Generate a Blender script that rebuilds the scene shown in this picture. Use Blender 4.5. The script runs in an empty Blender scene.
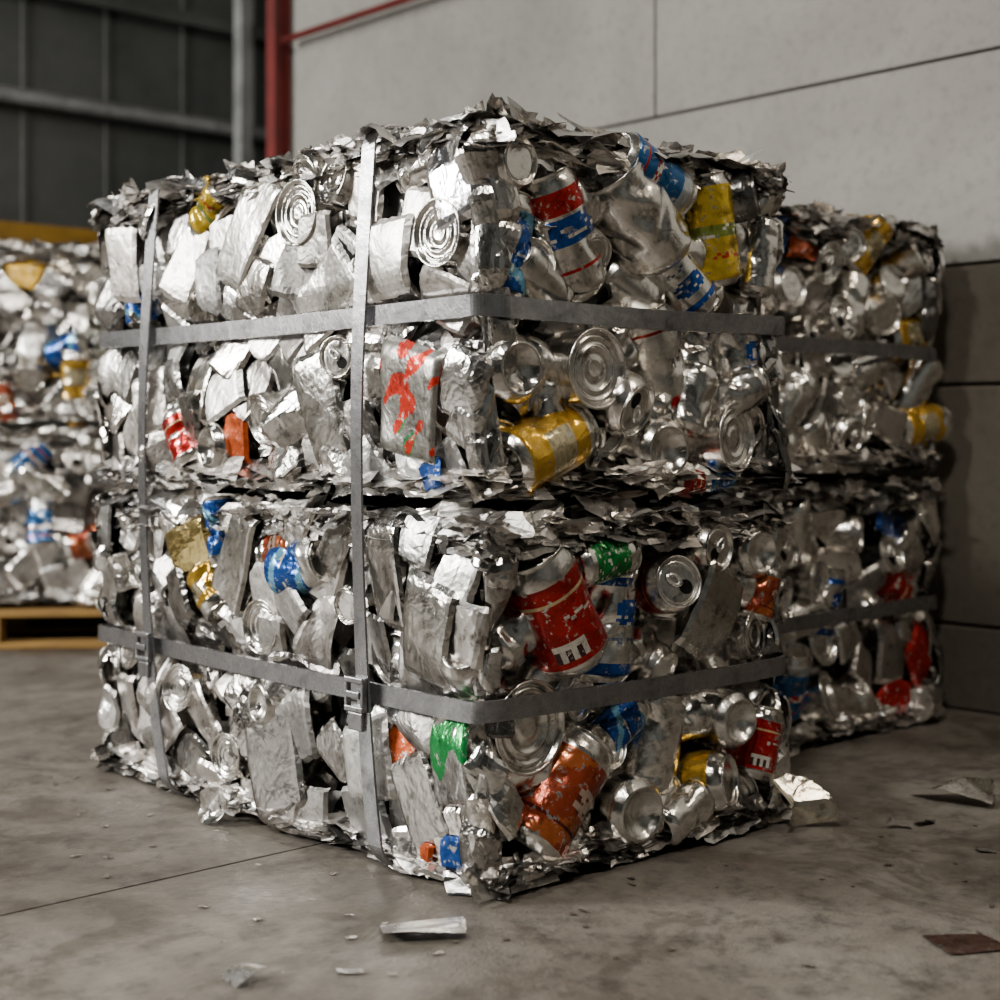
import bpy, math, random
import numpy as np
from mathutils import Vector, Matrix

# World frame: origin = near bottom corner of the main stack,
# +x along its right-hand face, +y along its left-hand face, z up (metres).

# ------------------------------------------------------------------ node helpers
def new_mat(name):
    m = bpy.data.materials.new(name); m.use_nodes = True
    nt = m.node_tree; nt.nodes.clear()
    out = nt.nodes.new('ShaderNodeOutputMaterial')
    b = nt.nodes.new('ShaderNodeBsdfPrincipled')
    nt.links.new(b.outputs[0], out.inputs[0])
    return m, nt, b
def N(nt, t, **kw):
    n = nt.nodes.new(t)
    for k, v in kw.items(): setattr(n, k, v)
    return n
def noise(nt, vec, scale, detail=3, rough=.55, dist=0):
    n = N(nt, 'ShaderNodeTexNoise')
    n.inputs['Scale'].default_value = scale; n.inputs['Detail'].default_value = detail
    n.inputs['Roughness'].default_value = rough; n.inputs['Distortion'].default_value = dist
    nt.links.new(vec, n.inputs['Vector']); return n.outputs[0]
def ramp(nt, fac, stops):
    r = N(nt, 'ShaderNodeValToRGB')
    while len(r.color_ramp.elements) < len(stops): r.color_ramp.elements.new(.5)
    for e, (p, c) in zip(r.color_ramp.elements, stops):
        e.position = p; e.color = (c[0], c[1], c[2], 1) if hasattr(c, '__len__') else (c, c, c, 1)
    nt.links.new(fac, r.inputs[0]); return r.outputs[0]
def math_(nt, op, a, b=None, clamp=False):
    m = N(nt, 'ShaderNodeMath', operation=op, use_clamp=clamp)
    for i, v in enumerate((a, b)):
        if v is None: continue
        if isinstance(v, (int, float)): m.inputs[i].default_value = v
        else: nt.links.new(v, m.inputs[i])
    return m.outputs[0]
def mixc(nt, fac, a, b, mode='MIX'):
    m = N(nt, 'ShaderNodeMix', data_type='RGBA', blend_type=mode)
    for i, v in ((0, fac), (6, a), (7, b)):
        if isinstance(v, (int, float)): m.inputs[i].default_value = v if i == 0 else (v, v, v, 1)
        elif isinstance(v, tuple): m.inputs[i].default_value = (*v, 1)
        else: nt.links.new(v, m.inputs[i])
    return m.outputs[2]
def bump(nt, b, h, strength, dist, prev=None):
    n = N(nt, 'ShaderNodeBump'); n.inputs['Strength'].default_value = strength
    n.inputs['Distance'].default_value = dist
    nt.links.new(h, n.inputs['Height'])
    if prev is not None: nt.links.new(prev, n.inputs['Normal'])
    if b is not None: nt.links.new(n.outputs[0], b.inputs['Normal'])
    return n.outputs[0]

# ------------------------------------------------------------------ materials
def mat_scrap():
    m, nt, b = new_mat('crushed_aluminium')
    tc = N(nt, 'ShaderNodeTexCoord').outputs['Object']
    col = N(nt, 'ShaderNodeAttribute', attribute_name='Col')
    rg = N(nt, 'ShaderNodeAttribute', attribute_name='Rgh')
    wear = ramp(nt, noise(nt, tc, 60, 5, .72, .4), [(.58, 0), (.63, 1)])
    ispaint = math_(nt, 'MULTIPLY', col.outputs['Alpha'], wear)
    paint = math_(nt, 'SUBTRACT', col.outputs['Alpha'], ispaint)
    base = mixc(nt, ispaint, col.outputs['Color'], (.8, .79, .77))
    nz = noise(nt, tc, 30, 6, .78)
    dirt = ramp(nt, nz, [(.36, (.14, .12, .10)), (.45, (.78, .76, .73)), (.58, (1, .99, .97))])
    base = mixc(nt, .75, base, dirt, 'MULTIPLY')
    nt.links.new(base, b.inputs['Base Color'])
    nt.links.new(math_(nt, 'SUBTRACT', 1, math_(nt, 'MULTIPLY', paint, .45)), b.inputs['Metallic'])
    r = math_(nt, 'ADD', rg.outputs['Fac'], math_(nt, 'MULTIPLY', nz, .16))
    nt.links.new(r, b.inputs['Roughness'])
    b1 = bump(nt, None, nz, .5, .0014)
    bump(nt, b, noise(nt, tc, 22, 2, .5, 1.2), .5, .005, b1)
    return m
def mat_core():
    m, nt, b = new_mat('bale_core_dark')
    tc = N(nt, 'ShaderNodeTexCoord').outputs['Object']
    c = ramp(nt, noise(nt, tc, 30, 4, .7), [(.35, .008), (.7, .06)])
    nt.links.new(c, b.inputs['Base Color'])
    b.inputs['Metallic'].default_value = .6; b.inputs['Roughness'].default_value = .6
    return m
def mat_strap():
    m, nt, b = new_mat('galvanised_steel_strap')
    tc = N(nt, 'ShaderNodeTexCoord').outputs['Object']
    nz = noise(nt, tc, 18, 6, .72)
    c = ramp(nt, nz, [(.32, (.14, .14, .145)), (.5, (.32, .32, .335)), (.75, (.46, .46, .47))])
    nt.links.new(c, b.inputs['Base Color'])
    b.inputs['Metallic'].default_value = .95
    nt.links.new(ramp(nt, nz, [(.3, .40), (.7, .2)]), b.inputs['Roughness'])
    bump(nt, b, nz, .2, .006)
    return m
def mat_floor():
    m, nt, b = new_mat('worn_concrete_floor')
    tc = N(nt, 'ShaderNodeTexCoord').outputs['Object']
    a = ramp(nt, noise(nt, tc, 1.3, 7, .68, .6), [(.34, (.06, .050, .040)), (.5, (.135, .120, .101)), (.68, (.225, .206, .181))])
    f = ramp(nt, noise(nt, tc, 12, 8, .78), [(.36, .35), (.5, .88), (.62, 1.0)])
    c = mixc(nt, .9, a, f, 'MULTIPLY')
    st = ramp(nt, noise(nt, tc, 3.1, 6, .7, 1.5), [(.53, 0), (.6, 1)])
    c = mixc(nt, math_(nt, 'MULTIPLY', st, .5), c, (.05, .039, .028))
    nt.links.new(c, b.inputs['Base Color'])
    nt.links.new(ramp(nt, noise(nt, tc, 5, 5, .7), [(.35, .34), (.65, .7)]), b.inputs['Roughness'])
    b1 = bump(nt, None, noise(nt, tc, 8, 8, .75), .4, .02)
    bump(nt, b, noise(nt, tc, 130, 2, .6), .25, .003, b1)
    return m
def mat_concrete(name, lo, hi, sc=1.2):
    m, nt, b = new_mat(name)
    tc = N(nt, 'ShaderNodeTexCoord').outputs['Object']
    a = ramp(nt, noise(nt, tc, sc, 6, .65, .3), [(.3, lo), (.7, hi)])
    s = ramp(nt, noise(nt, tc, 30, 5, .75), [(.32, .7), (.5, 1)])
    c = mixc(nt, .7, a, s, 'MULTIPLY')
    nt.links.new(c, b.inputs['Base Color']); b.inputs['Roughness'].default_value = .82
    bump(nt, b, noise(nt, tc, 10, 7, .72), .25, .02)
    return m
def mat_paint(name, c, rough=.5, metal=0.0, c2=None, sc=7):
    m, nt, b = new_mat(name)
    tc = N(nt, 'ShaderNodeTexCoord').outputs['Object']
    c2 = c2 or tuple(x * .55 for x in c)
    k = ramp(nt, noise(nt, tc, sc, 5, .7), [(.32, c2), (.6, c)])
    nt.links.new(k, b.inputs['Base Color'])
    b.inputs['Roughness'].default_value = rough; b.inputs['Metallic'].default_value = metal
    return m
def mat_wood():
    m, nt, b = new_mat('pallet_wood')
    tc = N(nt, 'ShaderNodeTexCoord').outputs['Object']
    mp = N(nt, 'ShaderNodeMapping'); mp.inputs['Scale'].default_value = (1.5, 14, 14)
    nt.links.new(tc, mp.inputs[0])
    k = ramp(nt, noise(nt, mp.outputs[0], 3, 5, .6, .5), [(.3, (.14, .075, .018)), (.65, (.30, .17, .04))])
    nt.links.new(k, b.inputs['Base Color']); b.inputs['Roughness'].default_value = .75
    return m
M_SCRAP, M_CORE, M_STRAP = mat_scrap(), mat_core(), mat_strap()
M_FLOOR = mat_floor()
M_WALL = mat_concrete('precast_concrete', (.17, .166, .152), (.285, .279, .262), .8)
M_BLOCK = mat_concrete('shaded_concrete_block', (.06, .05, .038), (.11, .096, .075))  # dark tone paints the stacks' shadow into the lower wall colour
M_JOINT = mat_paint('dark_joint', (.05, .048, .045), .9)
M_CLAD = mat_paint('grey_cladding', (.085, .09, .085), .55, .2, (.05, .055, .052), 2)
M_CEIL = mat_paint('ceiling_sheet', (.05, .05, .05), .8)
M_RED = mat_paint('red_steel', (.13, .012, .010), .55)
M_GREY = mat_paint('grey_steel', (.30, .31, .31), .5, .2)
M_YEL = mat_paint('yellow_steel', (.33, .18, .02), .5)
M_WOOD = mat_wood()

# ------------------------------------------------------------------ mesh builder
class MB:
    def __init__(s): s.V = []; s.F = []; s.C = []; s.R = []; s.S = []; s.n = 0
    def add(s, V, F, C, rough, smooth=False):
        V = np.asarray(V, float); s.V.append(V)
        s.F.extend([tuple(i + s.n for i in f) for f in F])
        if len(C) == 4 and not hasattr(C[0], '__len__'): C = [C] * len(F)
        s.C.extend(C); s.R.extend([rough] * len(F)); s.S.extend([smooth] * len(F)); s.n += len(V)
    def build(s, name, mat):
        me = bpy.data.meshes.new(name)
        me.from_pydata(np.concatenate(s.V).tolist(), [], s.F)
        cnt = np.array([len(f) for f in s.F])
        ca = me.color_attributes.new('Col', 'FLOAT_COLOR', 'CORNER')
        ca.data.foreach_set('color', np.repeat(np.array(s.C, np.float32), cnt, axis=0).ravel())
        ra = me.attributes.new('Rgh', 'FLOAT', 'CORNER')
        ra.data.foreach_set('value', np.repeat(np.array(s.R, np.float32), cnt))
        me.polygons.foreach_set('use_smooth', s.S)
        me.materials.append(mat); me.update()
        ob = bpy.data.objects.new(name, me); bpy.context.collection.objects.link(ob)
        return ob

def rrect(px, py, x0, x1, y0, y1, r, d):
    qx = np.clip(px, x0 + r, x1 - r); qy = np.clip(py, y0 + r, y1 - r)
    dx, dy = px - qx, py - qy; l = np.maximum(np.hypot(dx, dy), 1e-6)
    return qx + dx / l * (r + d), qy + dy / l * (r + d)

class Bale:
    """W along x, L along y, from z0 to z1, local origin at near corner."""
    def __init__(s, W, L, z0, z1, seed, r=.032, zs=None):
        s.W, s.L, s.z0, s.z1, s.r = W, L, z0, z1, r
        s.zs = zs if zs is not None else z0 + .29
        s.rng = np.random.RandomState(seed); s.mb = MB()
        s.P = 2 * (W + L)
        s.ph = s.rng.rand(6) * 6.28
    def per(s, t):
        W, L = s.W, s.L; t = np.mod(t, s.P)
        x = np.where(t < W, t, np.where(t < W + L, W, np.where(t < 2 * W + L, 2 * W + L - t, 0)))
        y = np.where(t < W, 0, np.where(t < W + L, t - W, np.where(t < 2 * W + L, L, s.P - t)))
        return x, y
    def corner_dist(s, t):
        t = t % s.P
        return min(abs((t - c + s.P / 2) % s.P - s.P / 2) for c in (0, s.W, s.W + s.L, 2 * s.W + s.L))
    def wob(s, t, z):
        h = (z - s.z0) / (s.z1 - s.z0) * 2 - 1
        k = 1 - np.exp(-((z - s.zs) / .06) ** 2)
        return k * (.007 * np.sin(t * 7 + s.ph[0] + z * 5) + .005 * np.sin(t * 17 + z * 13 + s.ph[1])) - .014 * np.abs(h) ** 10 \
            - .020 * np.exp(-((z - s.zs) / .045) ** 2) + .007
    def side(s, t, z, d):
        px, py = s.per(t)
        X, Y = rrect(px, py, 0, s.W, 0, s.L, s.r, d + s.wob(t, z))
        return np.stack([X, Y, z], -1)
    def tone(s, k=1.):
        v = s.rng.choice([.85, .68, .5, .95, .3], p=[.3, .26, .18, .16, .10]) * s.rng.uniform(.92, 1.05) * k
        tn = s.rng.uniform(-.005, .045) * v
        return (min(v + tn, 1), v, min(v - tn * .9, 1), 0.0)
    def grid(s, w, h, n, amp, rnd=.35, edge=.01, nf=3, warp=.16):
        g = s.rng
        a = np.linspace(-1, 1, n); A, B = np.meshgrid(a, a)
        X = A * np.sqrt(1 - rnd * B * B / 2) ; Y = B * np.sqrt(1 - rnd * A * A / 2)
        j = g.uniform(-warp, warp, (2, 4))
        for k, (sa, sb) in enumerate(((-1, -1), (1, -1), (-1, 1), (1, 1))):
            wgt = (1 + sa * A) * (1 + sb * B) / 4
            X = X + j[0, k] * wgt; Y = Y + j[1, k] * wgt
        q = .35 / n
        X = X + g.uniform(-q, q, X.shape); Y = Y + g.uniform(-q, q, X.shape)
        X = X * w / 2; Y = Y * h / 2
        Z = np.zeros_like(X); sz = (w + h) / 2
        for _ in range(nf):
            th = g.rand() * 6.28; c = g.uniform(-.3, .3) * sz
            Z = Z + g.uniform(-1, 1) * amp * np.abs(np.cos(th) * X + np.sin(th) * Y - c)
        for _ in range(2):
            cx, cy = g.uniform(-.4, .4, 2) * sz; rr = g.uniform(.1, .22) * sz
            Z = Z - g.uniform(-.2, 1) * max(amp, .1) * .6 * np.maximum(0, rr - np.hypot(X - cx, (Y - cy) * g.uniform(.6, 1.8)))
        Z = Z - Z.mean()
        Z = Z + g.normal(0, .00012, Z.shape) - edge * (np.abs(A) ** 14 + np.abs(B) ** 14)
        F = []
        for i in range(n - 1):
            for q in range(n - 1):
                o = i * n + q
                if (i + q) % 2: F += [(o, o + 1, o + n + 1), (o, o + n + 1, o + n)]
                else: F += [(o, o + 1, o + n), (o + 1, o + n + 1, o + n)]
        return X.ravel(), Y.ravel(), Z.ravel(), F, A.ravel(), B.ravel()
    def plate(s, t, z, w, h, ang, d, n=9, amp=.3, slope=.16, col=None, edge=.008, rough=None, rnd=.2, colf=None, nf=3, smooth=False):
        g = s.rng
        X, Y, Z, F, A, B = s.grid(w, h, n, amp, rnd, edge, nf)
        c, sn = math.cos(ang), math.sin(ang)
        U = X * c - Y * sn; Vv = X * sn + Y * c
        sx, sy = g.uniform(-slope, slope, 2)
        Z = Z + U * sx + Vv * sy + d
        zz = np.clip(z + Vv, s.z0 + .004, s.z1 - .004)
        P = s.side(t + U, zz, Z)
        col = col or s.tone()
        C = [col] * len(F)
        if colf:
            C = []
            for f in F:
                a = sum(A[i] for i in f) / 3; b = sum(B[i] for i in f) / 3
                C.append(colf(a, b) or col)
        s.mb.add(P, F, C, rough if rough is not None else g.choice([.05, .12, .2, .3]) + g.uniform(0, .05), smooth)
    def frame(s, t, z):
        p = s.side(np.array([t]), np.array([z]), np.array([0.]))[0]
        px, py = s.per(np.array([t]))
        qx = np.clip(px, s.r, s.W - s.r); qy = np.clip(py, s.r, s.L - s.r)
        n = Vector((px[0] - qx[0], py[0] - qy[0], 0)).normalized()
        ex = Vector((-n.y, n.x, 0))
        return Vector(p), ex, Vector((0, 0, 1)), n
    def can(s, t, z, ang=90, tilt=0, R=.055, Ln=.18, style='silver', crush=.5, front=None, d=None, tin=False, tab=False, seg=40, rough=None):
        g = s.rng
        p, ex, ez, n = s.frame(t, z)
        a = math.radians(ang); tl = math.radians(tilt)
        ext = (abs(math.sin(a)) * Ln / 2 + R * abs(math.cos(a))) if front is None else R
        if abs(z - s.zs) < ext + .018:      # strap pulls the can in
            sink = .004 + float(s.wob(t, z)) + .012
            p = p - n * max(sink, 0)
        ax = (ex * math.cos(a) + ez * math.sin(a)) * math.cos(tl) + n * math.sin(tl)
        ax.normalize()
        ux = ax.orthogonal().normalized() if abs(ax.dot(n)) > .95 else (n - ax * n.dot(ax)).normalized()
        uy = ax.cross(ux)
        l = Ln / R
        NB = 30
        if tin:
            prof = [(0, .1), (.5, .1), (.55, .05), (.6, .1), (.8, .1), (.85, .05), (.95, .1), (1, 0), (1.04, .02), (1.02, .06)]
            nb0 = len(prof)
            prof += [(1.0 + (.02 if k % 2 else 0), .12 + (l - .24) * k / (NB - 1)) for k in range(NB)]
            nb1 = len(prof)
            prof += [(1.0, l - .08), (1.04, l - .05), (1.05, l), (1.01, l + .01), (.97, l - .02), (.95, l - .15), (.93, l - .16), (.88, l - .15), (.85, l - .08), (.80, l - .08), (.77, l - .14), (.64, l - .14), (.61, l - .08), (.56, l - .08), (.53, l - .14), (.3, l - .14), (.27, l - .11), (.2, l - .12), (0, l - .12)]
        else:
            prof = [(0, .36), (.25, .34), (.45, .26), (.6, .13), (.67, .03), (.71, 0), (.755, .0), (.79, .04), (.88, .13), (.965, .24)]
            nb0 = len(prof)
            prof += [(1.0, .32 + (l - .8) * k / (NB - 1)) for k in range(NB)]
            nb1 = len(prof)
            prof += [(.985, l - .40), (.93, l - .26), (.87, l - .15), (.84, l - .1), (.83, l - .04), (.865, l), (.86, l + .025), (.82, l + .01), (.80, l - .04), (.785, l - .14), (.75, l - .155), (.72, l - .14), (.70, l - .09), (.64, l - .08), (.5, l - .085), (.25, l - .085), (0, l - .085)]
        prof = np.array(prof)
        th = np.linspace(0, 2 * np.pi, seg, endpoint=False)
        r = prof[:, 0][:, None] * np.ones(seg)[None]; zz = prof[:, 1][:, None] * np.ones(seg)[None]
        X = r * np.cos(th); Y = r * np.sin(th); Zl = zz - l / 2
        if crush > 0:
            body = np.clip(1.05 - np.abs(Zl / (l / 2)) ** 4, 0, 1) * np.clip((r - .8) * 6, 0, 1)
            for _ in range(int(3 + crush * 7)):
                t0 = g.uniform(-1.5, 1.5) if g.rand() < .75 else g.rand() * 6.28
                c0 = g.uniform(-.75, .75) * l / 2; wd = g.uniform(.2, .55); dp = crush * g.uniform(.15, .45)
                wa = g.uniform(.35, .9); sk = g.uniform(-.8, .8)
                dt = (th - t0 + np.pi) % (2 * np.pi) - np.pi
                fall = np.maximum(0, 1 - np.abs(dt[None] / wa)) * np.maximum(0, 1 - np.abs((Zl - c0 - sk * dt[None]) / wd))
                k = 1 - dp * fall * body
                X = X * k; Y = Y * k
            sq = 1 - .3 * crush * g.rand()
            X = X * sq
            bend = crush * g.uniform(-.12, .12); Y = Y + bend * Zl ** 2 * .5
            sh = crush * g.uniform(-.12, .12); X = X + sh * Zl * .5
        X, Y, Zl = X * R, Y * R, Zl * R
        if front is None:
            c = p + n * (d if d is not None else -R * .8)
        else:
            c = p + n * (d if d is not None else -.006) - ax * (Ln / 2) * front
        UX, UY, AX, CC = (np.array(v) for v in (ux, uy, ax, c))
        Vt = CC + X[..., None] * UX + Y[..., None] * UY + Zl[..., None] * AX
        Vt = Vt.reshape(-1, 3); Vt[:, 2] = np.clip(Vt[:, 2], s.z0 + .003, s.z1 + .01)
        F = []; C = []
        v = g.uniform(.82, .96); tone = (v, v * .985, v * .955, 0)
        if style == 'dark': tone = (.25, .25, .25, 0)
        m = len(prof); hs = g.randint(1, 999)
        for i in range(m - 1):
            for q in range(seg):
                q2 = (q + 1) % seg
                F.append((i * seg + q, i * seg + q2, (i + 1) * seg + q2, (i + 1) * seg + q))
                if nb0 <= i + 1 <= nb1: C.append(label(style, (i - nb0 + 1) / NB, th[q], i, q, hs) or tone)
                else: C.append(tone)
        s.mb.add(Vt, F, C, rough if rough is not None else g.uniform(.05, .16), True)
        if tab:
            o = CC + AX * ((l / 2 - .065) * R)
            def pt(x, y, zh=0.): return o + UX * x * R + UY * y * R + AX * zh * R
            V = []; k = 16; Fs = []
            for i in range(k):
                a2 = i / k * 6.283; V.append(pt(.34 + .26 * math.cos(a2), .24 * math.sin(a2), -.008))
            s.mb.add(V, [tuple(range(k))], (.015, .015, .015, 0), .6)
            V = []
            for i in range(k):
                a2 = i / k * 6.283
                for rr, zh in ((1, .02), (.85, .08), (.55, .08), (.5, .02)):
                    V.append(pt(-.16 + .34 * rr * math.cos(a2), .2 * rr * math.sin(a2), zh))
            for i in range(k):
                for q in range(3):
                    j = (i + 1) % k; Fs.append((i * 4 + q, j * 4 + q, j * 4 + q + 1, i * 4 + q + 1))
            s.mb.add(V, Fs, (.8, .8, .8, 0), .2, True)
    def flake(s, t, z, size, d, up=-.5, asp=None, sd=.35):
        """thin torn sheet edge of the pressed layers, drooping outwards"""
        g = s.rng
        X, Y, Z, F, A, B = s.grid(size * (asp or g.uniform(1.4, 3.4)), size, 6, .25, .1, 0, 3, .4)
        X = X + g.uniform(-.004, .004, X.shape) ; Y = Y + g.uniform(-.004, .004, Y.shape)
        p, ex, ez, n = s.frame(t, z)
        tilt = g.normal(up, sd); roll = g.normal(0, .13)
        out = (n * math.cos(tilt) + ez * math.sin(tilt)).normalized()
        al = (ex * math.cos(roll) + ez * math.sin(roll)).normalized()
        nn = al.cross(out).normalized()
        c = np.array(p + n * (d - size * .35))
        V = c + X[:, None] * np.array(al) + Y[:, None] * np.array(out) + Z[:, None] * np.array(nn)
        V[:, 2] = np.maximum(V[:, 2], max(.003, s.z0 - .006))
        s.mb.add(V, F, s.tone(), g.uniform(.12, .35))
    def top_piece(s, x, y, w, h, z, spike=0.):
        g = s.rng
        X, Y, Z, F, A, B = s.grid(w, h, 7, .3, .2, .006, 3, .3)
        a = g.rand() * 6.28; c, sn = math.cos(a), math.sin(a)
        U = X * c - Y * sn; V = X * sn + Y * c
        sx, sy = g.uniform(-.2 - spike, .2 + spike, 2)
        P = np.stack([x + U, y + V, z + Z + U * sx + V * sy], -1)
        P[:, 2] = np.maximum(P[:, 2], s.z0)
        s.mb.add(P, F, s.tone(), g.uniform(.1, .35))

RED, BLUE, GOLD, GREEN, ORG, WHITE = (.42, .012, .009), (.008, .07, .32), (.82, .50, .06), (.01, .22, .045), (.55, .09, .015), (.75, .73, .67)
def P_(c, a=1.): return (*c, a)
def hsh(a, b, c): return ((a * 73856093) ^ (b * 19349663) ^ (c * 83492791)) % 1000 / 1000.
def label(st, t, th, i, q, hs):
    """printed artwork of the can body; f = 0 is the side turned to the bale face"""
    f = th if th < math.pi else th - 6.283
    if st == 'silver' or st == 'dark': return None
    txt = hsh(i, q, hs)                       # small lettering-like speckle
    rows = (i % 3 != 0)
    if st == 'red':
        if t > .95 or t < .04: return None
        if .10 < t < .32 and -1.1 < f < -.25:
            return P_((.06, .03, .03)) if (q % 2 and .13 < t < .26) else P_(WHITE)
        if .48 < t < .6 and abs(f - .2) < .8: return P_(WHITE) if (rows and txt < .45) else P_(RED)
        if .76 < t < .80: return P_((.7, .55, .3))
        return P_((.3, .008, .006)) if math.sin(t * 9 + f * 1.5) > .6 else P_(RED)
    if st == 'redblue':
        if t > .78: return P_(RED)
        if .48 < t < .74 and abs(f + .1) < .85:
            return P_(WHITE) if (.56 < t < .66 and rows and txt < .35) else P_(BLUE)
        if .22 < t < .25: return P_(RED)
        if .1 < t < .2 and f > 0 and txt < .3: return P_((.1, .1, .15))
        return None
    if st == 'blue':
        if t > .95: return None
        if math.sin(t * 8 + f * 2) > .75: return P_((.15, .4, .6))
        if .4 < t < .52 and abs(f) < .9 and rows and txt < .4: return P_(WHITE)
        return P_(BLUE)
    if st == 'bluesilver':
        if t > .86: return P_((.5, .55, .6), .5)
        if .34 < t < .44: return P_(WHITE) if txt < .7 else P_(RED)
        if .15 < t < .19: return P_(RED)
        return P_((.02, .11, .30))
    if st == 'blueband':
        if t < .13 or t > .93: return P_(BLUE)
        if .17 < t < .19: return P_(BLUE)
        if .5 < t < .8 and math.hypot((t - .65) * 5, f - .3) < .75: return P_(BLUE) if txt > .15 else P_(WHITE)
        if .3 < t < .4 and rows and txt < .25: return P_((.1, .12, .2))
        return None
    if st == 'redband':
        if t < .13: return P_(RED)
        if .87 < t < .91: return P_(RED)
        if .4 < t < .6 and abs(f - .3) < .5 and txt < .3: return P_((.12, .1, .1))
        return None
    if st == 'gold':
        if t > .94: return None
        if .3 < t < .72 and abs(f - .1) < .75:
            return P_((.45, .4, .25), .8) if (rows and txt < .6) else P_((.7, .62, .4), .5)
        return P_(GOLD, .4)
    if st == 'yellow':
        if .45 < t < .6: return P_((.22, .28, .05)) if txt < .8 else P_(WHITE)
        if .2 < t < .3 and abs(f) < .8 and txt < .5: return P_((.5, .05, .02))
        return P_((.74, .52, .04), .6)
    if st == 'green': return (P_(GREEN) if txt < .9 else P_(WHITE)) if .1 < t < .9 else None
    if st == 'orange':
        if t > .95 or t < .03: return None
        if math.hypot((t - .55) * 4, f - .3) < .6: return P_((.55, .42, .34)) if txt < .75 else P_((.15, .03, .02))
        if .2 < t < .26: return P_((.1, .015, .01))
        return P_((.30, .05, .018)) if math.sin(t * 7 - f * 2) < .5 else P_((.42, .11, .03))
    return None

STY = ['silver'] * 9 + ['red', 'redblue', 'blue', 'bluesilver', 'blueband', 'redband', 'gold', 'yellow', 'orange', 'green', 'gold']

def free(t, z, spots, P):
    for (a, b, r) in spots:
        dt = abs((t - a + P / 2) % P - P / 2)
        if dt * dt + (z - b) ** 2 < r * r: return False
    return True

def fill(b, t0, t1, mode, feats, det=1.0):
    g = b.rng; z0, z1 = b.z0, b.z1
    base = -.085 if mode == 'cans' else -.036
    st = .058 / det
    for t in np.arange(t0, t1, st):
        for z in np.arange(z0 + .03, z1 - .01, st):
            b.plate(t + g.uniform(-.02, .02), z + g.uniform(-.02, .02), g.uniform(.06, .1) / det, g.uniform(.045, .08) / det,
                    g.rand() * 3.14, base + g.uniform(-.008, .008), n=6, amp=.2, slope=.28, edge=.003, col=b.tone(.8))
    if mode == 'plates':
        pts = []
        tries = int((t1 - t0) * (z1 - z0) * 3000 * det)
        for _ in range(tries):
            t = g.uniform(t0, t1); z = g.uniform(z0 + .03, z1 - .03)
            if all((t - a) ** 2 + (z - c) ** 2 > (.075 / det) ** 2 for a, c in pts) and free(t, z, feats, b.P): pts.append((t, z))
        for t, z in pts:
            k = g.rand()
            okc = b.corner_dist(t) > .11 and abs(z - b.zs) > .055
            if k < .12 and okc:
                b.can(t, z, g.rand() * 360, g.uniform(74, 90), R=g.uniform(.036, .048), Ln=.06, front=1, tin=g.rand() < .6, tab=g.rand() < .3, crush=0, d=.005)
            elif k < .15 and okc:
                b.can(t, z, g.rand() * 360, 0, R=g.uniform(.035, .045), Ln=g.uniform(.1, .14), style=STY[g.randint(len(STY))], crush=.8, d=-.03)
            else:
                w = g.uniform(.075, .105); h = w * g.uniform(.95, 1.6); col = None
                if g.rand() < .02: col = P_([RED, BLUE, GOLD, GREEN, ORG][g.randint(5)])
                crum = g.rand() < .22
                b.plate(t, z, w, h, g.normal(0, .55) + (1.57 if g.rand() < .2 else 0), g.uniform(-.014, .006), n=14, amp=(.26 if crum else .05), slope=.14,
                        col=col, edge=g.uniform(.004, .009), rnd=g.choice([.02, .2, .8], p=[.5, .35, .15]), nf=5 if crum else 2)
    else:
        pts = []
        for _ in range(int((t1 - t0) * (z1 - z0) * 1800)):
            t = g.uniform(t0, t1); z = g.uniform(z0 + .05, z1 - .05)
            if all((t - a) ** 2 + (z - c) ** 2 > .084 ** 2 for a, c in pts) and free(t, z, feats, b.P): pts.append((t, z))
        for t, z in pts:
            k = g.rand()
            if feats:
                if k < .3: b.plate(t, z, g.uniform(.07, .12), g.uniform(.06, .1), g.rand() * 3, -.045, n=12, amp=.15, slope=.35)
                elif k < .6: b.can(t, z, g.rand() * 360, g.uniform(60, 85), R=.045, Ln=.08, style='silver', front=1, tin=g.rand() < .4, crush=0, d=-.03)
                else: b.can(t, z, g.rand() * 360, g.uniform(-20, 20), R=.045, Ln=.12, style='silver', crush=.5, d=-.06)
            elif k < .34: b.can(t, z, g.rand() * 360, g.uniform(60, 90), R=g.uniform(.045, .055), Ln=.09, front=1, style='silver', tin=g.rand() < .4, tab=g.rand() < .4, crush=.1)
            elif k < .62: b.can(t, z, g.rand() * 360, g.uniform(-20, 20), R=g.uniform(.045, .058), Ln=.17, style=STY[g.randint(len(STY))], crush=.7)
            else: b.plate(t, z, g.uniform(.1, .16), g.uniform(.08, .13), g.rand() * 3, -.02, n=13, amp=.12, slope=.2, col=(P_([RED, BLUE, GOLD, ORG][g.randint(4)]) if g.rand() < .1 else None))

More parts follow.
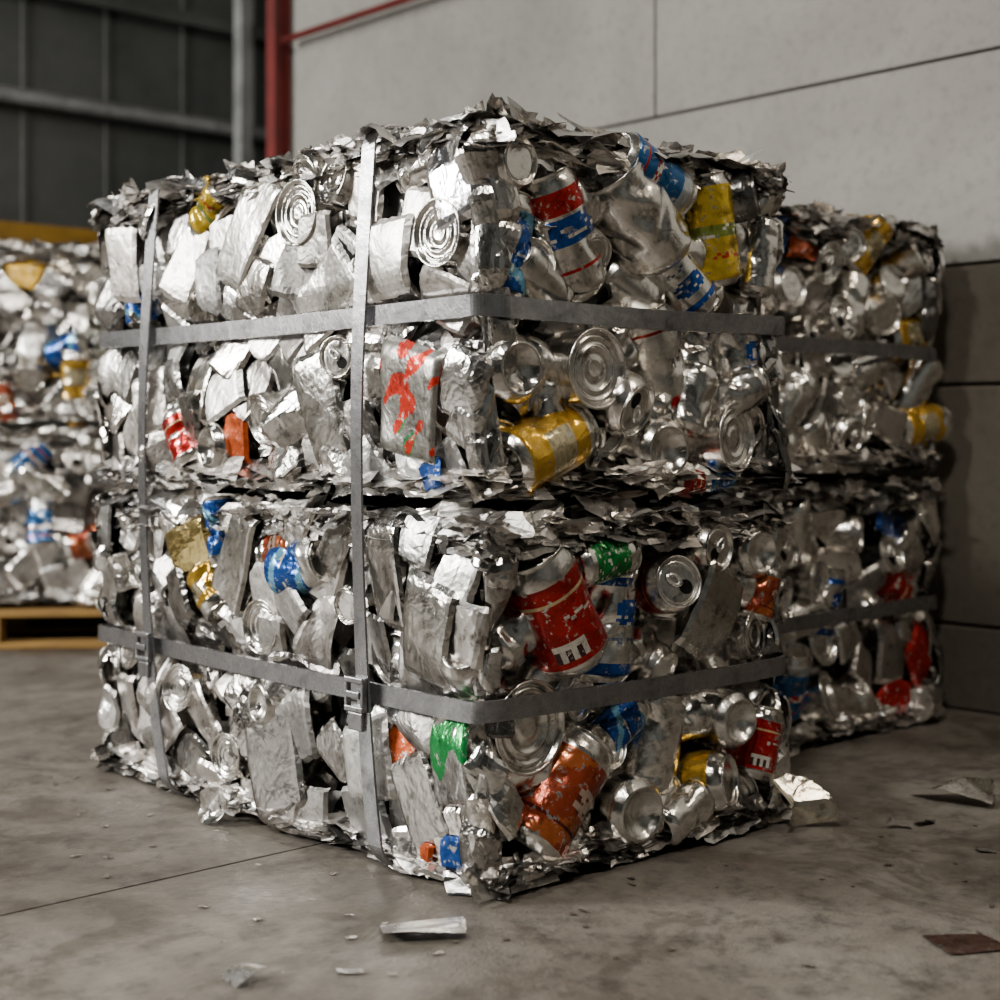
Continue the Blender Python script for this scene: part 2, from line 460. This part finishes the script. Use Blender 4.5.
def finish(b, name, det=1.0, spikes=.02):
    g = b.rng; z0, z1 = b.z0, b.z1
    for t in np.arange(0, b.P, .026 / det):
        for lvl in range(4):
            b.flake(t + g.uniform(-.02, .02), z1 - .004 - g.uniform(0, .05), g.uniform(.022, .045), g.uniform(-.014, .008), up=-.7, sd=.45)
            if lvl < 3: b.flake(t + g.uniform(-.02, .02), z0 + .014 + g.uniform(0, .035), g.uniform(.022, .045), g.uniform(-.010, .014), up=-.5, sd=.4)
        if g.rand() < .75 and spikes: b.flake(t, z1 - .008, g.uniform(.035, .07), g.uniform(-.05, -.005), up=g.uniform(.2, 1.2), asp=1.1)
    for ct in (0, b.W, b.W + b.L, 2 * b.W + b.L):
        for _ in range(int(11 * det)):
            b.plate(ct + g.uniform(-.025, .025), g.uniform(z0 + .04, z1 - .04), g.uniform(.05, .09), g.uniform(.07, .16), g.normal(0, .25), g.uniform(-.008, .006), n=14, amp=.25, slope=.1, edge=.006, rough=g.uniform(.03, .12), nf=5)
    for x in np.arange(.03, b.W, .075):
        for y in np.arange(.03, b.L, .075):
            b.top_piece(x + g.uniform(-.02, .02), y + g.uniform(-.02, .02), .11, .08, z1 - .012, .05 if spikes else 0)
    ob = b.mb.build('compressed_cans', M_SCRAP)
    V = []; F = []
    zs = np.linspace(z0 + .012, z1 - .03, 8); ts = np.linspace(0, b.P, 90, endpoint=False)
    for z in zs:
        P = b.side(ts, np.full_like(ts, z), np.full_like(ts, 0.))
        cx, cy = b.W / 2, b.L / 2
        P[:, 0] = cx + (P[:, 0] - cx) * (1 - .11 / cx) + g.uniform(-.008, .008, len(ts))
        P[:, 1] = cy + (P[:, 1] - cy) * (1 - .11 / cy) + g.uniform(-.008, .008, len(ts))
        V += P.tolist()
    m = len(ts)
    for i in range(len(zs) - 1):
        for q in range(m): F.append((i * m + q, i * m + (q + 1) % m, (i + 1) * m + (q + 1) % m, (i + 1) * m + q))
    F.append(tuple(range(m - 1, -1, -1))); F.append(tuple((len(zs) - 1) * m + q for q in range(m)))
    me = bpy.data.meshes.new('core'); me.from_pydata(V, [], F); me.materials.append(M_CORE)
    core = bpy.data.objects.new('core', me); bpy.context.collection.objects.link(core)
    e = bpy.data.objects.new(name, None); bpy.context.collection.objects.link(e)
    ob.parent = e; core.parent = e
    return e

def ribbon(name, path, widthdirs, outs, w, th, mat):
    V = []; F = []; n = len(path)
    for p, wd, o in zip(path, widthdirs, outs):
        p, wd, o = Vector(p), Vector(wd), Vector(o)
        V += [p - wd * w / 2, p - wd * w / 2 * .94 + o * th, p + wd * w / 2 * .94 + o * th, p + wd * w / 2]
    for i in range(n):
        j = (i + 1) % n
        for k in range(4): F.append((i * 4 + k, j * 4 + k, j * 4 + (k + 1) % 4, i * 4 + (k + 1) % 4))
    me = bpy.data.meshes.new(name); me.from_pydata([tuple(v) for v in V], [], F)
    me.materials.append(mat)
    ob = bpy.data.objects.new(name, me); bpy.context.collection.objects.link(ob); return ob

def rect_path(x0, x1, y0, y1, r, n=14, straight=24):
    pts = []
    cs = [((x1 - r, y0 + r), -90), ((x1 - r, y1 - r), 0), ((x0 + r, y1 - r), 90), ((x0 + r, y0 + r), 180)]
    for ci, (c, a0) in enumerate(cs):
        for i in range(n):
            a = math.radians(a0 + 90 * i / (n - 1)); pts.append((c[0] + r * math.cos(a), c[1] + r * math.sin(a), math.cos(a), math.sin(a)))
        c2, a2 = cs[(ci + 1) % 4]
        a = math.radians(a0 + 90); p0 = pts[-1]; p1 = (c2[0] + r * math.cos(math.radians(a2)), c2[1] + r * math.sin(math.radians(a2)))
        for i in range(1, straight):
            f = i / straight; pts.append((p0[0] + (p1[0] - p0[0]) * f, p0[1] + (p1[1] - p0[1]) * f, math.cos(a), math.sin(a)))
    return pts

def hstrap(parent, W, L, z, w=.035, off=.006, seed=0, r=.042):
    pts = rect_path(-off, W + off, -off, L + off, r)
    g = random.Random(seed); ph = g.random() * 6
    path = []; wd = []; out = []
    for i, (x, y, nx, ny) in enumerate(pts):
        o = .0015 * math.sin(i * .35 + ph)
        path.append((x + nx * o, y + ny * o, z + .003 * math.sin(i * .17 + ph)))
        tl = .06 * math.sin(i * .23 + ph)
        wd.append((nx * tl, ny * tl, 1)); out.append((nx, ny, 0))
    ob = ribbon('horizontal_strap', path, wd, out, w, .0035, M_STRAP); ob.parent = parent; return ob

def vstrap(parent, W, z0, z1, y, dbot, dtop, w=.033, off=.020):
    pts = rect_path(-off, W + off, z0, z1, .045)
    path = []; wd = []; out = []
    for i, (x, z, nx, nz) in enumerate(pts):
        h = (z - z0) / (z1 - z0) * 2 - 1
        dy = (dbot if h < 0 else dtop) * abs(h) ** 2.2
        o = .002 * math.sin(i * .41)
        tl = .08 * math.sin(i * .3)
        path.append((x + nx * o, y + dy, z + nz * o * (nz > 0))); wd.append((nx * tl, 1, 0)); out.append((nx, 0, nz))
    ob = ribbon('vertical_strap', path, wd, out, w, .0035, M_STRAP); ob.parent = parent; return ob

def box_into(bm_list, c, s, rot=None):
    V = []
    for dx in (-1, 1):
        for dy in (-1, 1):
            for dz in (-1, 1):
                v = Vector((dx * s[0] / 2, dy * s[1] / 2, dz * s[2] / 2))
                if rot: v = rot @ v
                V.append(tuple(Vector(c) + v))
    F = [(0, 1, 3, 2), (4, 6, 7, 5), (0, 4, 5, 1), (2, 3, 7, 6), (0, 2, 6, 4), (1, 5, 7, 3)]
    o = len(bm_list[0]); bm_list[0].extend(V); bm_list[1].extend([tuple(i + o for i in f) for f in F])
def boxes(name, lst, mat, bevel=.0, parent=None):
    d = ([], [])
    for it in lst: box_into(d, *it)
    me = bpy.data.meshes.new(name); me.from_pydata(d[0], [], d[1]); me.materials.append(mat)
    ob = bpy.data.objects.new(name, me); bpy.context.collection.objects.link(ob)
    if bevel:
        m = ob.modifiers.new('bevel', 'BEVEL'); m.width = bevel; m.segments = 2
    if parent: ob.parent = parent
    return ob
def buckle(parent, y, z):
    x = -.028
    boxes('strap_buckle', [((x, y, z + .024), (.012, .05, .010)), ((x, y, z - .024), (.012, .05, .010)),
                           ((x, y - .022, z), (.010, .008, .05)), ((x, y + .022, z), (.010, .008, .05)),
                           ((x - .004, y, z), (.008, .036, .012)), ((x + .002, y, z - .045), (.008, .038, .03))], M_STRAP, .002, parent)

# ------------------------------------------------------------------ MAIN STACK
W, L = .746, 1.25
def left(b, v): return b.P - v
def place(b, cans):
    for (u, z, a, tl, R, Ln, stl, cr, fr, tin, tab) in cans:
        if fr == -1: b.can(u, z, a, -tl, R, Ln, stl, cr, front=-1, d=.008, tin=tin)
        else: b.can(u, z, a, tl, R, Ln, stl, cr, front=fr, d=(.008 if fr else -R * .62), tin=tin, tab=tab)

# ---- upper bale
ub = Bale(W, L, .610, 1.212, 11, zs=.912)
up_cans = [
 # u, z, ang, tilt, R, Len, style, crush, front, tin, tab
 (.05, 1.137, 0, 85, .044, .07, 'silver', 0, 1, False, False),
 (.385, 1.155, -22, 0, .048, .17, 'bluesilver', .3, None, False, False),
 (.20, 1.045, 118, 5, .066, .22, 'redblue', .4, None, False, False),
 (.068, 1.01, 82, 0, .052, .17, 'blue', .45, None, False, False),
 (.362, 1.085, 135, 0, .068, .19, 'silver', .7, None, False, False),
 (.562, 1.08, 102, 0, .052, .20, 'yellow', .4, None, False, False),
 (.485, .99, -48, 12, .048, .15, 'blueband', .2, None, False, False),
 (.64, 1.15, 20, 55, .046, .08, 'dark', 0, 1, False, False),
 (.645, .850, 95, 0, .05, .17, 'blueband', .3, None, False, False),
 (.432, .845, 112, 0, .055, .19, 'redband', .45, None, False, False),
 (.064, .818, 0, 88, .055, .08, 'silver', 0, -1, False, False),
 (.219, .822, 0, 90, .063, .08, 'silver', 0, 1, True, False),
 (.313, .755, -60, 64, .055, .08, 'silver', 0, 1, False, True),
 (.145, .694, 18, -5, .057, .19, 'gold', .3, None, False, False),
 (.395, .688, 0, 82, .056, .08, 'silver', 0, -1, False, False),
 (.575, .71, 10, 80, .060, .08, 'silver', 0, 1, True, False),
 (.140, .965, 150, 10, .042, .14, 'silver', .4, None, False, False),
 (.60, .785, 30, 20, .04, .12, 'silver', .5, None, False, False),
 (.69, 1.04, 80, 0, .035, .14, 'silver', .5, None, False, False),
 (.49, .775, 70, 0, .04, .12, 'silver', .4, None, False, False),
 (.47, .635, 0, 0, .025, .08, 'red', .5, None, False, False),
 (.55, .640, 10, 0, .028, .09, 'blue', .5, None, False, False),
]
place(ub, up_cans)
fill(ub, .03, W - .02, 'cans', [(c[0], c[1], c[4] * .9) for c in up_cans])
def splash(seed, c1, c2):
    g = np.random.RandomState(seed); ks = g.uniform(-12, 12, (9, 2)); ph = g.rand(9) * 6
    def f(a, b):
        nz = sum(math.sin(k[0] * a + k[1] * b + p) for k, p in zip(ks, ph)) * .32
        if nz + 1.1 - 2.6 * math.hypot(a * .8 - .0, (b - .35) * .7) > .0: return P_(c1)
        if nz + .9 - 3.4 * math.hypot(a - .05, b + .5) > .3: return P_(c2)
        if nz > 1.45: return P_(c1)
        return None
    return f
lf = [(left(ub, .495), 1.106, .06), (left(ub, .10), 1.032, .06), (left(ub, .77), .69, .055), (left(ub, .383), .848, .045),
      (left(ub, .179), .765, .115), (left(ub, .244), 1.013, .065), (left(ub, .917), .707, .05), (left(ub, 1.127), .995, .05), (left(ub, .67), 1.09, .09),
      (left(ub, .43), .95, .08), (left(ub, .43), .74, .08), (left(ub, .06), .70, .05)]
fill(ub, left(ub, 1.23), left(ub, .03), 'plates', lf)
ub.can(lf[0][0], lf[0][1], 0, 88, .056, .08, front=1, tin=True, crush=0, d=.012)
ub.can(lf[1][0], lf[1][1], 0, 88, .052, .08, front=1, tin=True, crush=0, d=.012)
ub.can(lf[2][0], lf[2][1], 0, -84, .05, .08, front=-1, tin=False, crush=0, d=.008)
ub.can(lf[3][0], lf[3][1], 0, 74, .042, .08, front=1, tab=True, crush=0, d=.006)
ub.plate(lf[4][0], lf[4][1], .165, .19, -.12, .012, n=44, amp=.02, slope=.03, col=(.42, .42, .4, 0), edge=.008, rnd=.05, rough=.25, colf=splash(5, (.62, .03, .012), (.03, .26, .1)), smooth=True)
ub.plate(lf[5][0], lf[5][1], .13, .13, .05, .004, n=14, amp=.05, slope=.05, col=(.88, .87, .85, 0), rnd=.05)
ub.can(lf[6][0], lf[6][1], 120, 0, .045, .13, 'red', .7, d=-.026)
ub.can(lf[7][0], lf[7][1], 100, 0, .04, .12, 'blue', .7, d=-.026)
ub.plate(lf[8][0], lf[8][1], .12, .24, -.6, .006, n=22, amp=.05, slope=.06, col=(.9, .89, .87, 0), rnd=.05)
ub.plate(left(ub, .43), .96, .12, .19, -.9, .004, n=20, amp=.06, slope=.08, col=(.85, .84, .82, 0), rnd=.05)
ub.plate(left(ub, .43), .76, .11, .20, .3, .004, n=18, amp=.05, slope=.08, col=(.6, .59, .57, 0), rnd=.05)
ub.plate(left(ub, .36), 1.14, .05, .04, .3, .0, n=9, amp=.2, col=P_(ORG))
ub.plate(left(ub, .14), .65, .06, .05, .3, .004, n=9, amp=.2, col=P_(BLUE))
ub.plate(left(ub, .06), 1.12, .13, .14, .3, .006, n=18, amp=.2, col=(.9, .88, .95, 0), rough=.05, nf=5)
fill(ub, W + .02, W + L - .02, 'plates', [], .75)
fill(ub, W + L + .02, 2 * W + L - .02, 'plates', [], .75)
upper = finish(ub, 'aluminum_can_bale')
hstrap(upper, W, L, .912, seed=1)

# ---- lower bale
lb = Bale(W, L, .004, .590, 23, zs=.29)
lo_cans = [
 (.166, .435, 120, 0, .065, .21, 'red', .35, None, False, False),
 (.308, .400, 84, 0, .057, .20, 'blueband', .7, None, False, False),
 (.262, .510, 8, 0, .038, .13, 'green', .4, None, False, False),
 (.416, .465, 150, 70, .052, .09, 'red', 0, 1, False, True),
 (.534, .516, 0, 84, .048, .08, 'silver', 0, 1, False, True),
 (.668, .500, 0, 84, .050, .08, 'silver', 0, -1, False, False),
 (.098, .255, 0, 90, .072, .08, 'silver', 0, 1, True, False),
 (.425, .185, 78, 0, .060, .19, 'silver', .6, None, False, False),
 (.588, .205, 0, 84, .052, .08, 'silver', 0, -1, False, False),
 (.665, .350, 10, 75, .046, .08, 'silver', 0, 1, True, False),
 (.675, .15, 72, 0, .042, .13, 'red', .4, None, False, False),
 (.18, .13, 48, 0, .065, .21, 'orange', .35, None, False, False),
 (.335, .082, 0, 84, .060, .08, 'silver', 0, -1, False, False),
 (.56, .105, 20, 66, .054, .09, 'gold', 0, 1, False, False),
 (.33, .225, 30, 0, .036, .11, 'blue', .6, None, False, False),
 (.695, .42, 70, 0, .03, .1, 'orange', .6, None, False, False),
 (.46, .06, 20, 0, .04, .12, 'silver', .4, None, False, False),
]
place(lb, lo_cans)
ft = [(c[0], c[1], c[4] * .9) for c in lo_cans] + [(.535, .39, .07)]
lb.plate(.535, .395, .15, .16, -.5, -.004, n=16, amp=.05, slope=.1, col=(.6, .59, .56, 0), rnd=.05)
fill(lb, .03, W - .02, 'cans', ft)
lf = [(left(lb, .86), .497, .06), (left(lb, .705), .48, .07), (left(lb, .518), .48, .06), (left(lb, .615), .365, .045), (left(lb, .615), .225, .045),
      (left(lb, .09), .207, .06), (left(lb, .243), .355, .055), (left(lb, .565), .125, .08), (left(lb, .13), .41, .07), (left(lb, .16), .12, .06), (left(lb, .3), .17, .06)]
fill(lb, left(lb, 1.23), left(lb, .03), 'plates', lf)
lb.plate(lf[0][0], lf[0][1], .13, .11, .3, .002, n=14, amp=.25, col=(.8, .64, .27, 0), rough=.08)
lb.plate(lf[1][0], lf[1][1], .10, .19, -.45, .006, n=18, amp=.05, slope=.06, col=(.66, .65, .63, 0), rnd=.03)
lb.can(lf[2][0], lf[2][1], 15, 0, .054, .14, 'blue', .6, d=-.028)
lb.can(lf[3][0], lf[3][1], 0, 86, .048, .08, front=1, tin=True, crush=0, d=.008)
lb.can(lf[4][0], lf[4][1], 0, -84, .046, .08, front=-1, crush=0, d=.008)
lb.plate(lf[5][0], lf[5][1], .10, .15, .15, .006, n=28, amp=.06, slope=.08, col=(.6, .6, .6, 0), rnd=.05, colf=lambda a, b: P_((.012, .25, .06)) if b > -.1 + .3 * math.sin(4 * a) else None)
lb.can(lf[6][0], lf[6][1], 0, 87, .054, .08, front=1, tin=True, crush=0, d=.008)
lb.plate(lf[7][0], lf[7][1], .14, .18, .4, .006, n=18, amp=.05, slope=.06, col=(.5, .49, .48, 0), rnd=.03)
lb.plate(lf[8][0], lf[8][1], .12, .17, -.2, .006, n=18, amp=.05, slope=.06, col=(.6, .59, .57, 0), rnd=.03)
lb.plate(lf[9][0], lf[9][1], .11, .16, .5, .004, n=18, amp=.05, slope=.06, col=(.6, .59, .57, 0), rnd=.03)
lb.plate(lf[10][0], lf[10][1], .13, .14, .2, .002, n=18, amp=.06, slope=.08, col=(.8, .8, .79, 0), rnd=.03)
lb.plate(left(lb, .08), .06, .05, .06, 0, .01, n=9, amp=.2, col=P_(BLUE))
lb.plate(left(lb, .14), .05, .03, .03, 0, .012, n=9, amp=.2, col=P_(ORG))
lb.plate(left(lb, .24), .48, .1, .17, .05, .004, n=18, amp=.06, slope=.06, col=(.66, .65, .64, 0), rnd=.05)
fill(lb, W + .02, W + L - .02, 'plates', [], .75)
fill(lb, W + L + .02, 2 * W + L - .02, 'plates', [], .75)
lower = finish(lb, 'aluminum_can_bale', spikes=0)
hstrap(lower, W, L, .290, seed=2)
vstrap(upper, W, .003, 1.228, .302, -.06, -.035)
vstrap(upper, W, .003, 1.228, 1.015, -.10, -.05)
buckle(upper, .298, .285); buckle(upper, 1.0, .29)

# ------------------------------------------------------------------ STACK ON THE RIGHT
for z0, z1, sd in ((.004, .598, 41), (.622, 1.225, 42)):
    b = Bale(.75, 1.25, z0, z1, sd)
    fill(b, .03, .73, 'cans', [])
    fill(b, b.P - 1.23, b.P - .03, 'plates', [], .8)
    fill(b, .77, 1.98, 'plates', [], .7)
    fill(b, 2.02, 2.73, 'plates', [], .7)
    e = finish(b, 'aluminum_can_bale', .7, .02 if z0 > .5 else 0)
    hstrap(e, .75, 1.25, z0 + .29, seed=sd)
    e.location = (1.062, .335, 0)

# ------------------------------------------------------------------ STACK ON THE LEFT, ON A PALLET
th = -math.atan2(.674, .738) + math.radians(6)
cx, cy = .80, 3.45
R_ = Matrix.Rotation(th, 3, 'Z')
for z0, z1, sd in ((.14, .73, 51), (.75, 1.335, 52)):
    b = Bale(1.25, .78, z0, z1, sd)
    fill(b, .03, 1.22, 'cans', [])
    for (a, c) in ((1.27, 2.01), (2.05, 3.26), (3.3, 4.04)): fill(b, a, c, 'plates', [], .7)
    e = finish(b, 'aluminum_can_bale', .7, .02 if z0 > .5 else 0)
    e.rotation_euler = (0, 0, th)
    o = R_ @ Vector((-.625, -.39, 0)); e.location = (cx + o.x, cy + o.y, 0)
pl = []
for i in range(7): pl.append(((0, -.39 + i * .13, .119), (1.32, .1, .022)))
for y in (-.39, 0, .39):
    for x in (-.59, 0, .59): pl.append(((x, y, .064), (.14, .1, .078)))
    pl.append(((0, y, .0135), (1.32, .1, .022)))
for x in (-.59, 0, .59): pl.append(((x, 0, .1), (.14, .86, .014)))
pal = boxes('wooden_pallet', pl, M_WOOD, .003)
pal.rotation_euler = (0, 0, th); pal.location = (cx, cy, 0)

# ------------------------------------------------------------------ ROOM SHELL
XW, YC, YB, XL, YF, XR, H = 1.97, 3.42, 4.9, -6.0, -5.5, 3.9, 4.6
xs = [XL - .2, -2.6, XR + .2]; ys = [YF - .2, -2.6, .45, 3.3, YB + .2]; gap = .006
slabs = []
for i in range(len(xs) - 1):
    for j in range(len(ys) - 1):
        slabs.append((((xs[i] + xs[i + 1]) / 2, (ys[j] + ys[j + 1]) / 2, -.06), (xs[i + 1] - xs[i] - gap, ys[j + 1] - ys[j] - gap, .12)))
fl = boxes('floor', slabs, M_FLOOR)
boxes('floor_joint_bed', [(((XL + XR) / 2, (YF + YB) / 2, -.135), (XR - XL + .4, YB - YF + .4, .02)), (((XL + XR) / 2, .45, -.065), (XR - XL, .005, .11))], M_JOINT, parent=fl)
pan = []; blk = []
g = .008; yy = [YF, -3.4, -1.0, 1.42, YC]
for a, b_ in zip(yy, yy[1:]):
    for (c, d) in ((1.69, 3.1), (3.1, H)):
        pan.append(((XW + .1, (a + b_) / 2, (c + d) / 2), (.2, b_ - a - g, d - c - g)))
pan.append(((XW + .1, (YF + YC) / 2, 1.42), (.2, YC - YF, .54 - g)))
for k, (c, d) in enumerate(((0, .22), (.22, .84), (.84, 1.15))):
    y = YF + (.6 if k % 2 else 0)
    while y < YC:
        e_ = min(y + 1.25, YC)
        blk.append(((XW + .1, (y + e_) / 2, (c + d) / 2), (.2, e_ - y - .008, d - c - .008))); y = e_
wr = boxes('wall_right', pan, M_WALL, .004)
boxes('block_courses', blk, M_BLOCK, .006, wr)
boxes('wall_right_backing', [((XW + .2, (YF + YC) / 2, H / 2), (.15, YC - YF, H))], M_JOINT, parent=wr)
boxes('wall_return', [(((XW + XR) / 2 + .14, YC - .1, H / 2), (XR - XW - .28, .2, H))], M_WALL)
boxes('wall_recess', [((XR + .1, (YC + YB) / 2, H / 2), (.2, YB - YC + .4, H))], M_CLAD)
cl = [(((XL + XR) / 2, YB + .1, H / 2), (XR - XL + .4, .1, H))]
x = XL
while x < XR:
    cl.append(((x, YB + .046, H / 2), (.03, .010, H))); x += .42
boxes('wall_back', cl, M_CLAD, .004)
boxes('wall_left', [((XL - .1, (YF + YB) / 2, H / 2), (.2, YB - YF + .4, H))], M_CLAD)
boxes('wall_front', [(((XL + XR) / 2, YF - .1, H / 2), (XR - XL + .4, .2, H))], M_CLAD)
boxes('ceiling', [(((XL + XR) / 2, (YF + YB) / 2, H + .06), (XR - XL + .6, YB - YF + .6, .1))], M_CEIL)
boxes('wall_girt', [(((XL + XR) / 2, YB - .03, 2.27), (XR - XL, .07, .012)), (((XL + XR) / 2, YB - .06, 2.245), (XR - XL, .01, .05)), (((XL + XR) / 2, YB - .03, 2.22), (XR - XL, .07, .012))], M_GREY)
boxes('upper_wall_girt', [(((XL + XR) / 2, YB - .03, 2.78), (XR - XL, .07, .012)), (((XL + XR) / 2, YB - .06, 2.75), (XR - XL, .01, .05))], M_CLAD)
boxes('yellow_guard_rail', [(((XL + 1.9) / 2, YB - .2, 1.60), (1.9 - XL, .05, .085))] + [((q, YB - .2, .78), (.06, .06, 1.56)) for q in (-4, -2.6, -1.2, .2, 1.7)], M_YEL, .004)
boxes('red_steel_column', [((1.95, 3.40, H / 2), (.01, .06, H)), ((1.92, 3.40, H / 2), (.06, .01, H)), ((1.885, 3.40, H / 2), (.01, .06, H))], M_RED)
boxes('grey_steel_post', [((2.60, 4.72, H / 2), (.07, .07, H)), ((2.60, 4.72, .01), (.2, .2, .02))], M_GREY, .006)
def pipe(name, a, b_, r, mat):
    a, b_ = Vector(a), Vector(b_); d = (b_ - a).normalized(); u = d.orthogonal().normalized(); v = d.cross(u)
    V = []; n = 14
    for p in (a, b_):
        for i in range(n):
            q = i / n * 6.2832; V.append(tuple(p + u * r * math.cos(q) + v * r * math.sin(q)))
    F = [(i, (i + 1) % n, n + (i + 1) % n, n + i) for i in range(n)] + [tuple(range(n))[::-1], tuple(range(n, 2 * n))]
    me = bpy.data.meshes.new(name); me.from_pydata(V, [], F); me.materials.append(mat)
    for p in me.polygons: p.use_smooth = len(p.vertices) == 4
    o = bpy.data.objects.new(name, me); bpy.context.collection.objects.link(o); return o
rp = pipe('red_sprinkler_pipe', (1.90, -5.4, 2.28), (1.90, 3.34, 2.28), .014, M_RED)
boxes('pipe_brackets', [((1.94, q, 2.28), (.07, .02, .05)) for q in (-4, -2, -.2)], M_GREY, parent=rp)

# ------------------------------------------------------------------ LOOSE SCRAP ON THE FLOOR
sc = Bale(1, 1, 0, 1, 77)
def loose(x, y, w, h, a, amp=.3, lift=.002, col=None, n=9):
    X, Y, Z, F, A, B = sc.grid(w, h, n, amp, .15, 0, 5, .45)
    c, s_ = math.cos(a), math.sin(a)
    P = np.stack([x + X * c - Y * s_, y + X * s_ + Y * c, Z - Z.min() + lift], -1)
    sc.mb.add(P, F, col or sc.tone(), .2)
def leaning(x, y, w, h, nx, ny, col):      # crumpled foil propped against a bale face (nx,ny = outward)
    X, Y, Z, F, A, B = sc.grid(w, h, 12, .45, .5, 0, 7, .4)
    hh = Y - Y.min(); out = (h - hh) * .35 + Z
    P = np.stack([x - ny * X + nx * out, y + nx * X + ny * out, hh * .9 + .003], -1)
    sc.mb.add(P, F, col, .1)
def fl_xy(px, py):   # lateral / forward floor distances to world axes
    return px * .739 + py * .674 - 1.544, -px * .674 + py * .738 - 1.717
G5 = (.34, .33, .31, .4)
for (X, Y, w, h, a, am, c) in ((-.105, 2.17, .11, .07, .1, .12, G5), (.89, 2.95, .15, .10, -.3, .4, (.85, .83, .78, 0)), (.65, 2.13, .08, .06, .2, .1, (.16, .09, .07, .5)),
                            (-1.09, 2.53, .04, .02, 0, .2, G5), (.78, 2.78, .05, .03, .4, .3, G5), (-.33, 1.99, .05, .03, .7, .2, G5),
                            (.72, 2.75, .04, .02, 0, .2, G5), (-.97, 2.12, .04, .015, .4, .1, G5), (-.2, 2.02, .03, .015, 0, .1, G5), (.83, 2.6, .03, .02, 0, .1, G5)):
    x, y = fl_xy(X, Y); loose(x, y, w, h, a - .74, am, col=c, n=12)
leaning(.715, -.045, .09, .085, 0, -1, (.9, .86, .76, 0))
leaning(-.045, .69, .085, .08, -1, 0, (.95, .94, .92, 0))
gg = np.random.RandomState(5)
for _ in range(80):
    if gg.rand() < .4: x, y = -.06 - abs(gg.normal(0, .25)), gg.uniform(-.3, 1.3)
    else: x, y = gg.uniform(-.3, 1.8), -.05 - abs(gg.normal(0, .35))
    loose(x, y, gg.uniform(.006, .02), gg.uniform(.004, .012), gg.rand() * 6, .1, col=(.32, .28, .24, .5), n=4)
sob = sc.mb.build('scrap_metal_fragments', M_SCRAP)

# ------------------------------------------------------------------ LIGHTS
def area(name, loc, tgt, sx, sy, power, col):
    l = bpy.data.lights.new(name, 'AREA'); l.shape = 'RECTANGLE'; l.size = sx; l.size_y = sy; l.energy = power; l.color = col
    o = bpy.data.objects.new(name, l); bpy.context.collection.objects.link(o); o.location = loc
    o.rotation_euler = (Vector(tgt) - Vector(loc)).to_track_quat('-Z', 'Y').to_euler(); return o
area('key_light', (-4.2, 3.8, 2.6), (0, .7, .8), 1.4, 1.3, 540, (1, .97, .91))  # added key lamp hanging free at back left; no doorway behind it
area('fill_light', (-3.6, -.2, 4.2), (-.1, .5, .6), .4, .4, 130, (1, .95, .87))  # added fill for the left-hand face and floor; no real fitting
area('fill_light', (-1.7, -1.5, 3.6), (.3, .1, .6), .3, .3, 88, (1, .94, .85))  # fill lamp added to lift the cans on the right-hand face
area('fill_light', (1.35, -2.0, 3.5), (.4, .1, .7), .3, .3, 26, (1, .85, .66))  # warm lamp added for glints on the right-hand face
area('fill_light', (-1.3, 2.9, 4.3), (.6, 3.6, 1), .5, .5, 14, (.95, .98, 1))  # weak lamp added to brighten the left stack
w = bpy.data.worlds.new('world'); bpy.context.scene.world = w; w.use_nodes = True
w.node_tree.nodes['Background'].inputs[0].default_value = (.5, .55, .6, 1)
w.node_tree.nodes['Background'].inputs[1].default_value = .1

# ------------------------------------------------------------------ CAMERA
cam = bpy.data.cameras.new('camera'); co = bpy.data.objects.new('camera', cam); bpy.context.collection.objects.link(co)
co.location = (-1.544, -1.717, .723); co.rotation_euler = (math.radians(90), 0, -math.atan2(.674, .738))
cam.sensor_width = 36; cam.lens = 36 * 1.515; cam.shift_y = -.07
cam.dof.use_dof = True; cam.dof.focus_distance = 2.5; cam.dof.aperture_fstop = 2.8
bpy.context.scene.camera = co
